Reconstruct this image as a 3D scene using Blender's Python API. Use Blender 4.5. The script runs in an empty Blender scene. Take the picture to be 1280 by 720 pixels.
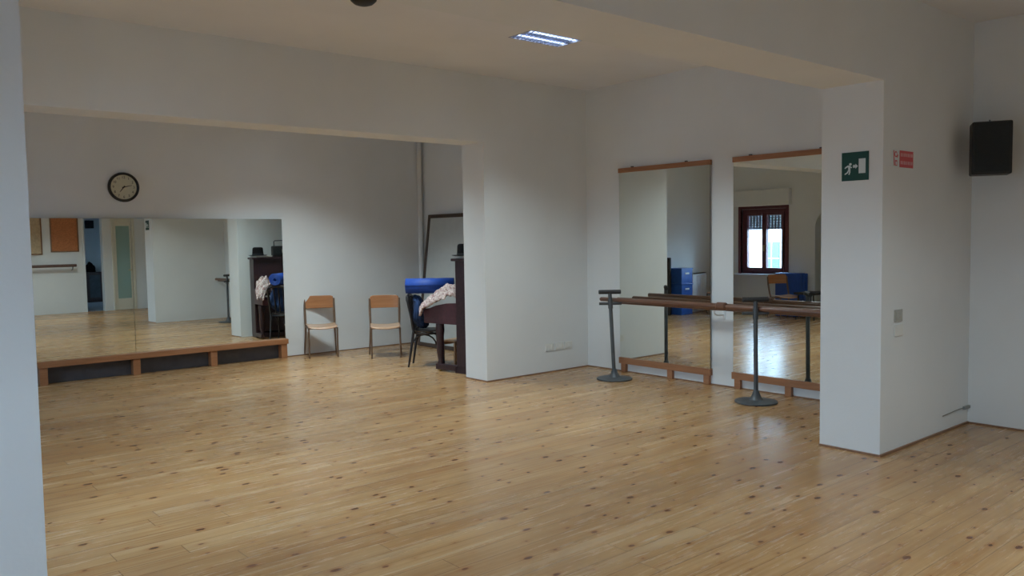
import bpy, bmesh, math, random
from mathutils import Vector, Matrix, noise
random.seed(7)
PI = math.pi
S = bpy.context.scene
COL = S.collection

# ------------------------------------------------------------ mesh builder
class MB:
    def __init__(s): s.bm = bmesh.new()
    def box(s, a, b, M=None):
        x0, y0, z0 = a; x1, y1, z1 = b
        v = [s.bm.verts.new(p) for p in [(x0,y0,z0),(x1,y0,z0),(x1,y1,z0),(x0,y1,z0),(x0,y0,z1),(x1,y0,z1),(x1,y1,z1),(x0,y1,z1)]]
        for f in [(0,3,2,1),(4,5,6,7),(0,1,5,4),(1,2,6,5),(2,3,7,6),(3,0,4,7)]: s.bm.faces.new([v[i] for i in f])
        if M is not None:
            for q in v: q.co = M @ q.co
        return s
    def tube(s, pts, r, seg=12, caps=True):
        pts = [Vector(p) for p in pts]; n = len(pts)
        rs = r if isinstance(r, (list, tuple)) else [r]*n
        rings = []; up = None
        for i, p in enumerate(pts):
            t = (pts[min(i+1, n-1)] - pts[max(i-1, 0)]).normalized()
            if up is None:
                up = Vector((0,0,1)) if abs(t.z) < .9 else Vector((1,0,0))
            a = (up - t*up.dot(t)).normalized(); b = t.cross(a); up = a
            rings.append([s.bm.verts.new(p + (a*math.cos(2*PI*k/seg) + b*math.sin(2*PI*k/seg))*rs[i]) for k in range(seg)])
        for i in range(n-1):
            for k in range(seg):
                k2 = (k+1) % seg
                s.bm.faces.new((rings[i][k], rings[i][k2], rings[i+1][k2], rings[i+1][k]))
        if caps:
            s.bm.faces.new(list(reversed(rings[0]))); s.bm.faces.new(rings[-1])
        return s
    def lathe(s, prof, c=(0,0,0), seg=32, M=None):
        rings = []
        for r, z in prof:
            if r < 1e-6: rings.append([s.bm.verts.new((c[0], c[1], c[2]+z))])
            else: rings.append([s.bm.verts.new((c[0]+r*math.cos(2*PI*k/seg), c[1]+r*math.sin(2*PI*k/seg), c[2]+z)) for k in range(seg)])
        for A, B in zip(rings, rings[1:]):
            for k in range(seg):
                k2 = (k+1) % seg
                if len(A) == 1 and len(B) == 1: continue
                if len(A) == 1: s.bm.faces.new((A[0], B[k2], B[k]))
                elif len(B) == 1: s.bm.faces.new((A[k], A[k2], B[0]))
                else: s.bm.faces.new((A[k], A[k2], B[k2], B[k]))
        if M is not None:
            for R in rings:
                for q in R: q.co = M @ q.co
        return s
    def prism(s, poly, h, M=None):
        """polygon in local xy, extruded 0..h in z, then M"""
        A = [s.bm.verts.new((x, y, 0)) for x, y in poly]; B = [s.bm.verts.new((x, y, h)) for x, y in poly]
        s.bm.faces.new(list(reversed(A))); s.bm.faces.new(B)
        n = len(poly)
        for i in range(n): s.bm.faces.new((A[i], A[(i+1) % n], B[(i+1) % n], B[i]))
        if M is not None:
            for q in A+B: q.co = M @ q.co
        return s
    def grid(s, f, nu, nv):
        V = [[s.bm.verts.new(f(i/nu, j/nv)) for j in range(nv+1)] for i in range(nu+1)]
        for i in range(nu):
            for j in range(nv): s.bm.faces.new((V[i][j], V[i+1][j], V[i+1][j+1], V[i][j+1]))
        return s
    def build(s, name, mat, parent=None, smooth=False, bevel=0, solid=0, loc=None):
        bmesh.ops.recalc_face_normals(s.bm, faces=s.bm.faces)
        me = bpy.data.meshes.new(name); s.bm.to_mesh(me); s.bm.free()
        me.materials.append(mat)
        if smooth:
            for p in me.polygons: p.use_smooth = True
        o = bpy.data.objects.new(name, me); COL.objects.link(o)
        if smooth:
            me.set_sharp_from_angle(angle=math.radians(40))
        if parent is not None: o.parent = parent
        if loc is not None: o.location = loc
        if solid:
            m = o.modifiers.new('Solid', 'SOLIDIFY'); m.thickness = solid; m.offset = 0
        if bevel:
            m = o.modifiers.new('Bevel', 'BEVEL'); m.width = bevel; m.segments = 2; m.limit_method = 'ANGLE'
        return o

def tag(o, label, cat, group=None):
    o['label'] = label; o['category'] = cat
    if group: o['group'] = group
    return o
def thing(name, label, cat, loc=(0,0,0), rz=0, group=None):
    o = bpy.data.objects.new(name, None); COL.objects.link(o); o.empty_display_size = .1
    o.location = loc; o.rotation_euler = (0, 0, rz)
    return tag(o, label, cat, group)
def struct(o): o['kind'] = 'structure'; return o
def sroot(name, loc=(0,0,0), rz=0):
    o = bpy.data.objects.new(name, None); COL.objects.link(o); o.location = loc; o.rotation_euler = (0,0,rz)
    return struct(o)
def copy_tree(o, parent=None):
    c = o.copy(); COL.objects.link(c)
    if parent is not None: c.parent = parent
    for ch in list(o.children): copy_tree(ch, c)
    return c
def plate(u0, v0, u1, v1):
    return [(u0,v0),(u1,v0),(u1,v1),(u0,v1)]

# ------------------------------------------------------------ materials
def new_mat(name):
    m = bpy.data.materials.new(name); m.use_nodes = True
    nt = m.node_tree; b = nt.nodes['Principled BSDF']
    return m, nt, b
def N(nt, t, **kw):
    n = nt.nodes.new(t)
    for k, v in kw.items():
        if k in ('operation','noise_dimensions','voronoi_dimensions','feature','blend_type','data_type','clamp','interpolation_type','distribution'): setattr(n, k, v)
    return n
def math_(nt, op, a, b=None, c=None, clamp=False):
    n = nt.nodes.new('ShaderNodeMath'); n.operation = op; n.use_clamp = clamp
    for i, x in enumerate((a, b, c)):
        if x is None: continue
        if isinstance(x, (int, float)): n.inputs[i].default_value = x
        else: nt.links.new(x, n.inputs[i])
    return n.outputs[0]
def mixc(nt, f, a, b, blend='MIX'):
    n = nt.nodes.new('ShaderNodeMix'); n.data_type = 'RGBA'; n.blend_type = blend
    for i, x in ((0, f), (6, a), (7, b)):
        if isinstance(x, (int, float)): n.inputs[i].default_value = x
        elif isinstance(x, tuple): n.inputs[i].default_value = (*x, 1)
        else: nt.links.new(x, n.inputs[i])
    return n.outputs[2]
def ramp(nt, x, lo, hi):
    n = nt.nodes.new('ShaderNodeMapRange'); nt.links.new(x, n.inputs[0])
    n.inputs[1].default_value = lo; n.inputs[2].default_value = hi; n.clamp = True
    return n.outputs[0]
def coords(nt, sc=(1,1,1)):
    tc = nt.nodes.new('ShaderNodeTexCoord'); mp = nt.nodes.new('ShaderNodeMapping'); mp.inputs[3].default_value = sc
    nt.links.new(tc.outputs['Object'], mp.inputs[0]); return mp.outputs[0]
def noise_(nt, vec, scale=5, detail=3, rough=.5):
    n = nt.nodes.new('ShaderNodeTexNoise'); n.inputs['Scale'].default_value = scale
    n.inputs['Detail'].default_value = detail; n.inputs['Roughness'].default_value = rough
    nt.links.new(vec, n.inputs['Vector']); return n.outputs[0]
def bump(nt, b, h, strength=.2, dist=.01):
    n = nt.nodes.new('ShaderNodeBump'); n.inputs['Strength'].default_value = strength; n.inputs['Distance'].default_value = dist
    nt.links.new(h, n.inputs['Height']); nt.links.new(n.outputs[0], b.inputs['Normal'])
def plain(name, c, rough=.5, metal=0, var=.12, scale=12, spec=.5, coat=0):
    m, nt, b = new_mat(name)
    v = coords(nt); f = noise_(nt, v, scale, 3)
    d = tuple(x*(1-var) for x in c); e = tuple(min(1, x*(1+var)) for x in c)
    nt.links.new(mixc(nt, ramp(nt, f, .3, .7), d, e), b.inputs['Base Color'])
    b.inputs['Roughness'].default_value = rough; b.inputs['Metallic'].default_value = metal
    b.inputs['Specular IOR Level'].default_value = spec
    b.inputs['Coat Weight'].default_value = coat
    return m
def paint(name, c, spec=.3):
    m, nt, b = new_mat(name)
    v = coords(nt); f = noise_(nt, v, 1.3, 4); g = noise_(nt, v, 60, 2)
    d = tuple(x*.955 for x in c)
    nt.links.new(mixc(nt, ramp(nt, f, .35, .65), d, c), b.inputs['Base Color'])
    b.inputs['Roughness'].default_value = .75; b.inputs['Specular IOR Level'].default_value = spec
    bump(nt, b, g, .15, .004)
    return m
def wood(name, c1, c2, axis=0, rough=.45, scale=1, coat=0):
    m, nt, b = new_mat(name)
    sc = [26*scale]*3; sc[axis] = 1.6*scale
    v = coords(nt, tuple(sc)); f = noise_(nt, v, 1.6, 4, .6)
    nt.links.new(mixc(nt, ramp(nt, f, .3, .7), c1, c2), b.inputs['Base Color'])
    b.inputs['Roughness'].default_value = rough; b.inputs['Coat Weight'].default_value = coat
    bump(nt, b, f, .1, .003)
    return m
def emis(name, c, s):
    m, nt, b = new_mat(name)
    b.inputs['Base Color'].default_value = (*c, 1); b.inputs['Emission Color'].default_value = (*c, 1); b.inputs['Emission Strength'].default_value = s
    return m

def floor_mat():
    m, nt, b = new_mat('pine_boards')
    v = coords(nt); L = nt.links
    sep = nt.nodes.new('ShaderNodeSeparateXYZ'); L.new(v, sep.inputs[0]); X, Y = sep.outputs[0], sep.outputs[1]
    W = .138
    yr = math_(nt, 'DIVIDE', Y, W); row = math_(nt, 'FLOOR', yr); fy = math_(nt, 'FRACT', yr)
    wn = nt.nodes.new('ShaderNodeTexWhiteNoise'); wn.noise_dimensions = '1D'; L.new(row, wn.inputs['W'])
    # boards come as laid panels: joints repeat over four rows
    xo = math_(nt, 'ADD', X, math_(nt, 'MULTIPLY', wn.outputs[0], 3.1))
    xr = math_(nt, 'DIVIDE', xo, 3.1); cel = math_(nt, 'FLOOR', xr); fx = math_(nt, 'FRACT', xr)
    idc = nt.nodes.new('ShaderNodeCombineXYZ'); L.new(row, idc.inputs[0]); L.new(cel, idc.inputs[1])
    wi = nt.nodes.new('ShaderNodeTexWhiteNoise'); wi.noise_dimensions = '3D'; L.new(idc.outputs[0], wi.inputs['Vector'])
    tone = wi.outputs[0]
    # grain
    gc = nt.nodes.new('ShaderNodeCombineXYZ')
    L.new(math_(nt, 'MULTIPLY', X, .9), gc.inputs[0]); L.new(math_(nt, 'MULTIPLY', Y, 34), gc.inputs[1]); L.new(math_(nt, 'MULTIPLY', tone, 40), gc.inputs[2])
    g = noise_(nt, gc.outputs[0], 1.4, 4, .6)
    # long broad bands of tone (half boards)
    gc2 = nt.nodes.new('ShaderNodeCombineXYZ')
    L.new(math_(nt, 'MULTIPLY', X, .35), gc2.inputs[0]); L.new(math_(nt, 'MULTIPLY', Y, 7), gc2.inputs[1]); L.new(tone, gc2.inputs[2])
    g2 = noise_(nt, gc2.outputs[0], 1.3, 3, .55)
    c = mixc(nt, ramp(nt, g, .38, .62), (.74, .44, .185), (.56, .285, .098))
    c = mixc(nt, math_(nt, 'MULTIPLY', ramp(nt, tone, .0, 1), .45), c, (.84, .55, .25))
    c = mixc(nt, math_(nt, 'MULTIPLY', ramp(nt, g2, .52, .74), .5), c, (.88, .66, .38))
    c = mixc(nt, math_(nt, 'MULTIPLY', ramp(nt, g2, .46, .3), .5), c, (.46, .22, .075))
    dm = noise_(nt, coords(nt, (.5, 1.1, 1)), 1.3, 5, .62)
    c = mixc(nt, math_(nt, 'MULTIPLY', ramp(nt, dm, .44, .62), .55), c, (.44, .24, .10))
    # knots
    kc = nt.nodes.new('ShaderNodeCombineXYZ')
    L.new(math_(nt, 'MULTIPLY', X, 3.7), kc.inputs[0]); L.new(math_(nt, 'MULTIPLY', Y, 6.6), kc.inputs[1])
    wob = nt.nodes.new('ShaderNodeVectorMath'); wob.operation = 'ADD'
    L.new(kc.outputs[0], wob.inputs[0])
    nn = nt.nodes.new('ShaderNodeTexNoise'); nn.inputs['Scale'].default_value = 22; L.new(v, nn.inputs['Vector'])
    vs = nt.nodes.new('ShaderNodeVectorMath'); vs.operation = 'SCALE'; vs.inputs[3].default_value = .05; L.new(nn.outputs['Color'], vs.inputs[0]); L.new(vs.outputs[0], wob.inputs[1])
    vo = nt.nodes.new('ShaderNodeTexVoronoi'); vo.voronoi_dimensions = '2D'; vo.inputs['Scale'].default_value = 1; L.new(wob.outputs[0], vo.inputs['Vector'])
    sc = nt.nodes.new('ShaderNodeSeparateColor'); L.new(vo.outputs['Color'], sc.inputs[0])
    rad = math_(nt, 'MULTIPLY', math_(nt, 'SUBTRACT', sc.outputs[0], .22, clamp=True), .150)
    d = math_(nt, 'SUBTRACT', vo.outputs['Distance'], rad)
    core = math_(nt, 'SUBTRACT', 1.0, ramp(nt, d, -.02, .018)); halo = math_(nt, 'SUBTRACT', 1.0, ramp(nt, d, -.02, .16))
    has = ramp(nt, sc.outputs[0], .27, .30)
    core = math_(nt, 'MULTIPLY', core, has); halo = math_(nt, 'MULTIPLY', math_(nt, 'MULTIPLY', halo, has), .42)
    c = mixc(nt, halo, c, (.46, .16, .045))
    c = mixc(nt, math_(nt, 'MULTIPLY', core, .9), c, (.17, .055, .022))
    # worn pale streaks where the varnish has gone
    wc = nt.nodes.new('ShaderNodeCombineXYZ')
    L.new(math_(nt, 'MULTIPLY', X, 2.2), wc.inputs[0]); L.new(math_(nt, 'MULTIPLY', Y, 26), wc.inputs[1])
    w1 = ramp(nt, noise_(nt, wc.outputs[0], 1.6, 5, .65), .56, .70)
    w2 = ramp(nt, noise_(nt, v, .55, 2), .44, .60)
    worn = math_(nt, 'MULTIPLY', w1, w2)
    c = mixc(nt, math_(nt, 'MULTIPLY', worn, .45), c, (.86, .80, .68))
    # seams
    e1 = math_(nt, 'SUBTRACT', 1.0, ramp(nt, math_(nt, 'MINIMUM', fy, math_(nt, 'SUBTRACT', 1.0, fy)), .006, .022))
    e2 = math_(nt, 'SUBTRACT', 1.0, ramp(nt, math_(nt, 'MINIMUM', fx, math_(nt, 'SUBTRACT', 1.0, fx)), .0003, .0011))
    seam = math_(nt, 'MAXIMUM', e1, e2)
    c = mixc(nt, math_(nt, 'MULTIPLY', seam, .75), c, (.17, .08, .03))
    c = mixc(nt, 1.0, c, (.655, .635, .655), 'MULTIPLY')
    L.new(c, b.inputs['Base Color'])
    r = math_(nt, 'ADD', .20, math_(nt, 'MULTIPLY', worn, .22))
    r = math_(nt, 'ADD', r, math_(nt, 'MULTIPLY', g2, .12))
    L.new(r, b.inputs['Roughness'])
    h = math_(nt, 'ADD', math_(nt, 'MULTIPLY', g, .2), math_(nt, 'MULTIPLY', seam, -1.0))
    bump(nt, b, h, .12, .004)
    return m

M = {}
M['wall'] = paint('white_wall_paint', (.775, .79, .785))
M['ceil'] = paint('ceiling_paint', (.80, .80, .81))
M['floor'] = floor_mat()
M['tile'] = plain('grey_floor_tiles', (.42, .45, .48), .35)
M['bead'] = wood('skirting_bead', (.20, .10, .055), (.28, .15, .085), 0)
M['rail'] = wood('batten_wood', (.30, .125, .055), (.40, .185, .088), 1)
M['railx'] = wood('batten_wood_long', (.30, .125, .05), (.40, .18, .08), 0)
M['barre'] = wood('barre_brown', (.11, .05, .032), (.20, .095, .058), 1, .35)
M['barrex'] = wood('barre_brown_back', (.10, .05, .04), (.15, .08, .06), 0, .4)
M['iron'] = plain('dark_grey_painted_iron', (.085, .09, .095), .45, .3)
M['foam'] = plain('black_grip', (.03, .028, .028), .6)
M['black'] = plain('black_plastic', (.012, .013, .015), .5)
M['grille'] = plain('speaker_grille', (.01, .014, .016), .7, var=.4, scale=200)
M['plyback'] = wood('plywood_back', (.36, .14, .055), (.47, .21, .085), 0, .3, .5, .3)
M['plyseat'] = wood('plywood_seat', (.52, .30, .17), (.64, .40, .25), 0, .3, .5, .3)
M['chairleg'] = plain('brown_chair_tube', (.17, .10, .06), .35, .2)
M['bent'] = wood('black_bentwood', (.010, .008, .009), (.022, .016, .016), 2, .35)
M['piano'] = wood('dark_piano_wood', (.020, .007, .009), (.040, .013, .016), 0, .42, .6, .1)
M['pianoend'] = wood('piano_cheek_wood', (.050, .015, .020), (.078, .024, .030), 0, .45, .6, .1)
M['ivory'] = plain('piano_keys', (.75, .73, .66), .3)
M['brass'] = plain('brass', (.55, .40, .16), .3, 1)
M['blue'] = plain('blue_foam_mat', (.010, .060, .33), .6, var=.15)
M['bluecore'] = plain('mat_roll_end', (.008, .03, .16), .8)
M['navy'] = plain('navy_cloth', (.010, .032, .10), .9, var=.4, scale=8)
M['bluebox'] = plain('blue_plastic', (.02, .10, .42), .4)
M['gymmat'] = plain('blue_gym_vinyl', (.02, .08, .36), .45)
M['paper'] = plain('paper', (.82, .80, .74), .8)
M['felt'] = plain('black_felt', (.008, .007, .008), .9, spec=.15)
M['board'] = plain('grey_board', (.50, .52, .50), .35, var=.03)
M['darkframe'] = wood('dark_wood_frame', (.055, .035, .028), (.085, .055, .04), 2, .5)
M['clockface'] = plain('cream_dial', (.62, .60, .46), .5, var=.04)
M['ink'] = plain('dial_ink', (.02, .02, .02), .6)
M['plastic'] = plain('white_plastic', (.74, .74, .70), .4, var=.03)
M['greyplate'] = plain('grey_plastic_plate', (.42, .42, .38), .4, var=.04)
M['green'] = plain('sign_green', (.003, .058, .050), .6, var=.05)
M['signwhite'] = plain('sign_white', (.68, .74, .74), .45, var=.02)
M['red'] = plain('sign_red', (.62, .10, .11), .45, var=.05)
M['signpink'] = plain('sign_text_pale', (.70, .42, .42), .45, var=.05)
M['winframe'] = wood('red_brown_window_wood', (.085, .018, .024), (.13, .028, .034), 2, .4)
M['stone'] = plain('pale_marble_sill', (.62, .64, .66), .3, var=.06)
M['shutter'] = plain('shutter_slat', (.12, .12, .17), .6, var=.05)
M['rad'] = plain('white_enamel', (.82, .84, .84), .35, var=.02)
M['cork'] = plain('orange_cork', (.50, .19, .075), .9, var=.18, scale=40)
M['pinboard'] = plain('beige_board', (.52, .40, .26), .9, var=.12, scale=20)
M['brownframe'] = wood('brown_board_frame', (.20, .10, .05), (.28, .15, .08), 2)
M['kick'] = plain('dark_grey_kickboard', (.085, .088, .105), .7)
M['alu'] = plain('lamp_aluminium', (.40, .44, .55), .3, .8, var=.02)
M['lampbody'] = plain('lamp_housing', (.42, .45, .55), .4, var=.03)
M['tube'] = emis('fluorescent_tube', (.72, .84, 1.0), 11.0)
M['cream'] = plain('cream_door', (.72, .68, .56), .45, var=.03)
M['render'] = plain('house_render', (.78, .78, .74), .9, var=.05)
M['roofing'] = plain('house_roof', (.30, .20, .17), .9)
M['houseglass'] = plain('house_window_dark', (.05, .09, .16), .2)
M['yard'] = plain('courtyard_asphalt', (.20, .20, .20), .95)
M['cabinet'] = wood('dark_cabinet_wood', (.05, .03, .03), (.08, .05, .045), 2)
M['cabglass'] = plain('cabinet_glass', (.10, .11, .12), .1)
M['stool'] = wood('pale_stool_wood', (.45, .25, .12), (.58, .34, .18), 2)
M['cable'] = plain('grey_cable', (.30, .30, .27), .5)

m, nt, b = new_mat('mirror_glass')
b.inputs['Base Color'].default_value = (.83, .87, .83, 1); b.inputs['Metallic'].default_value = 1; b.inputs['Roughness'].default_value = 0.0
M['mirror'] = m
m, nt, b = new_mat('mirror_edge')
b.inputs['Base Color'].default_value = (.03, .035, .03, 1); b.inputs['Roughness'].default_value = .4
M['medge'] = m
m, nt, b = new_mat('window_glass')
tr = nt.nodes.new('ShaderNodeBsdfTransparent'); tr.inputs[0].default_value = (.93, .96, .96, 1)
gl = nt.nodes.new('ShaderNodeBsdfGlossy'); gl.inputs['Roughness'].default_value = .02
mx = nt.nodes.new('ShaderNodeMixShader'); mx.inputs[0].default_value = .06
nt.links.new(tr.outputs[0], mx.inputs[1]); nt.links.new(gl.outputs[0], mx.inputs[2]); nt.links.new(mx.outputs[0], nt.nodes['Material Output'].inputs[0])
M['glass'] = m
m, nt, b = new_mat('frosted_door_glass')
b.inputs['Base Color'].default_value = (.42, .60, .52, 1); b.inputs['Roughness'].default_value = .25; b.inputs['Transmission Weight'].default_value = .35
M['frost'] = m
# crumpled scarf: pale with rosy brown pattern
m, nt, b = new_mat('patterned_scarf')
v = coords(nt); f = noise_(nt, v, 42, 3)
nt.links.new(mixc(nt, ramp(nt, f, 0.44, .62), (.66, .55, .50), (.38, .22, .21)), b.inputs['Base Color']); b.inputs['Roughness'].default_value = .9
M['scarf'] = m

# ------------------------------------------------------------ plan (metres), camera stands at x=0 y=0
XR = 7.31            # right wall, carries the two tall mirrors
YF = 10.72           # far wall, carries the long mirror and the clock
Y1, Y1B = 7.15, 7.54 # far partition with wide opening
Y2, Y2B = 2.73, 3.19 # near partition with wide opening
XJ1, XJ2 = 5.70, 5.75
ZB = 2.663; ZC = 3.39; ZCF = 3.29
XL = -.20; XLF = -1.5; YB = -1.9

def wall(name, boxes, mat='wall', bevel=0):
    mb = MB()
    for a, b_ in boxes: mb.box(a, b_)
    return struct(mb.build(name, M[mat], bevel=bevel))

# floor & ceilings
wall('floor', [((-2.0, -2.1, -.2), (7.6, 11.0, 0))], 'floor')
wall('floor_corridor', [((4.4, -7.0, -.21), (7.8, -2.1, -.002))], 'tile')
LAMPS = [(5.145, 5.375, ZC), (2.05, 5.385, ZC), (4.75, 8.95, ZC), (4.7, .45, ZCF), (1.5, -.45, ZCF)]
def slab(x0, y0, x1, y1, z, top):
    """ceiling slab with a shallow recess for every lamp in it"""
    h = .31; hs = [(a-h, b-h, a+h, b+h) for a, b, c in LAMPS if x0 < a < x1 and y0 < b < y1]
    xs = sorted({x0, x1, *[v for q in hs for v in (q[0], q[2])]}); ys = sorted({y0, y1, *[v for q in hs for v in (q[1], q[3])]})
    out = [((x0, y0, z+.05), (x1, y1, top))]
    for a, b in zip(xs, xs[1:]):
        for c, d in zip(ys, ys[1:]):
            mx, my = (a+b)/2, (c+d)/2
            if not any(q[0] < mx < q[2] and q[1] < my < q[3] for q in hs): out.append(((a, c, z), (b, d, z+.0501)))
    return out
wall('ceiling', slab(-.5, 2.9, 7.6, 11.0, ZC, ZC+.3) + [((-1.8, 2.7, ZC), (-.4, 3.19, ZC+.3))] + slab(-1.8, -2.1, 7.6, 2.9, ZCF, ZC+.3), 'ceil')
wall('ceiling_corridor', [((4.4, -7.0, 3.0), (7.8, -2.15, 3.2))], 'ceil')
# walls
wall('wall_right', [((XR, -2.1, -.05), (XR+.3, YF+.28, ZC+.05))])
wall('wall_far', [((XL-.3, YF, -.05), (XR+.05, YF+.28, ZC+.05))])
wall('wall_inner_far', [((XJ1, Y1, -.02), (XR+.02, Y1B, ZC+.02)), ((XL-.02, Y1, ZB), (XJ1, Y1B, ZC+.02)), ((XL-.02, Y1, -.02), (.35, Y1B, ZB))])
wall('wall_inner_near', [((XJ2, Y2, -.02), (XR+.02, Y2B, ZC+.02)), ((.49, Y2, ZB), (XJ2, Y2B, ZC+.02)), ((XLF-.02, Y2, -.02), (.49, Y2B, ZC+.02))])
# left wall with two windows and an arched opening
W1 = dict(y0=8.93, y1=9.97, z0=.80, z1=2.12)      # alcove window
W2 = dict(y0=4.20, y1=5.20, z0=.85, z1=2.15)      # middle bay window
A0, A1, AZ = 7.60, 8.31, 1.72                     # arch springs at AZ
T0, T1 = XL-.30, XL
segs = [((T0, Y2B-.1, -.02), (T1, W2['y0'], ZC+.02)), ((T0, W2['y0'], -.02), (T1, W2['y1'], W2['z0'])), ((T0, W2['y0'], W2['z1']), (T1, W2['y1'], ZC+.02)),
        ((T0, W2['y1'], -.02), (T1, A0, ZC+.02)), ((T0, A1, -.02), (T1, W1['y0'], ZC+.02)),
        ((T0, W1['y0'], -.02), (T1, W1['y1'], W1['z0'])), ((T0, W1['y0'], W1['z1']), (T1, W1['y1'], ZC+.02)), ((T0, W1['y1'], -.02), (T1, YF+.05, ZC+.02))]
mb = MB()
for a, b_ in segs: mb.box(a, b_)
ac, ar = (A0+A1)/2, (A1-A0)/2
poly = [(A0, ZC+.02)] + [(ac - ar*math.cos(PI*k/20), AZ + ar*math.sin(PI*k/20)) for k in range(21)] + [(A1, ZC+.02)]
# arch spandrel as quads strips
for k in range(20):
    y0 = ac - ar*math.cos(PI*k/20); y1 = ac - ar*math.cos(PI*(k+1)/20)
    za = AZ + ar*math.sin(PI*k/20); zb = AZ + ar*math.sin(PI*(k+1)/20)
    P = [(T0,y0,za),(T1,y0,za),(T1,y1,zb),(T0,y1,zb),(T0,y0,ZC+.02),(T1,y0,ZC+.02),(T1,y1,ZC+.02),(T0,y1,ZC+.02)]
    vv = [mb.bm.verts.new(p) for p in P]
    for f in [(0,3,2,1),(4,5,6,7),(0,1,5,4),(1,2,6,5),(2,3,7,6),(3,0,4,7)]: mb.bm.faces.new([vv[i] for i in f])
struct(mb.build('wall_left', M['wall']))
# passage behind the arch
wall('wall_passage', [((-1.0, 7.4, -.02), (T0, A0-.02, 2.6)), ((-1.0, A1+.02, -.02), (T0, 8.45, 2.6)), ((-1.1, 7.4, -.02), (-.95, 8.45, 2.6)), ((-1.1, 7.4, 2.45), (T0, 8.45, 2.6)), ((-1.1, 7.4, -.1), (T0, 8.45, 0.0))])
# front room left wall with window, back wall with opening and door
W3 = dict(y0=.70, y1=1.85, z0=.95, z1=2.15)
F0 = XLF-.3
wall('wall_front_left', [((F0, -2.2, -.02), (XLF, W3['y0'], ZC)), ((F0, W3['y0'], -.02), (XLF, W3['y1'], W3['z0'])), ((F0, W3['y0'], W3['z1']), (XLF, W3['y1'], ZC)), ((F0, W3['y1'], -.02), (XLF, Y2B, ZC))])
OX0, OX1 = 5.77, 6.20       # open passage in the back wall
DX0, DX1 = 6.42, 7.00       # glazed door
wall('wall_back', [((F0, YB-.2, -.02), (OX0, YB, ZC)), ((OX0, YB-.2, 2.75), (OX1, YB, ZC)), ((OX1, YB-.2, -.02), (DX0, YB, ZC)), ((DX0, YB-.2, 2.42), (DX1, YB, ZC)), ((DX1, YB-.2, -.02), (XR+.3, YB, ZC))])
W4 = dict(y0=-5.65, y1=-4.95, z0=.9, z1=2.05)
wall('wall_corridor', [((7.61, -7.0, -.02), (7.9, -1.9, 3.1)), ((4.3, -7.2, -.02), (7.9, -6.9, 3.1)),
     ((4.3, -7.2, -.02), (4.6, W4['y0'], 3.1)), ((4.3, W4['y1'], -.02), (4.6, -2.1, 3.1)), ((4.3, W4['y0'], -.02), (4.6, W4['y1'], W4['z0'])), ((4.3, W4['y0'], W4['z1']), (4.6, W4['y1'], 3.1))])
mb = MB().tube([(7.235, YF-.045, 0), (7.235, YF-.045, ZC+.01)], .036, 16)
struct(mb.build('trim_pipe', M['wall'], smooth=True))
# thin skirting beads
wall('baseboard_right', [((XR-.012, Y1, 0), (XR, Y2B, .012)), ((XR-.012, YB, 0), (XR, Y2, .012))], 'bead')
wall('baseboard_inner_far', [((XJ1-.012, Y1-.012, 0), (XR-.012, Y1, .012)), ((XJ1-.012, Y1, 0), (XJ1, Y1B, .012))], 'bead')
wall('baseboard_inner_near', [((XJ2-.012, Y2-.014, 0), (XR-.012, Y2, .016)), ((XJ2-.012, Y2, 0), (XJ2, Y2B, .014))], 'bead')
wall('baseboard_far', [((4.97, YF-.012, 0), (XR-.012, YF, .012))], 'bead')

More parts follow.
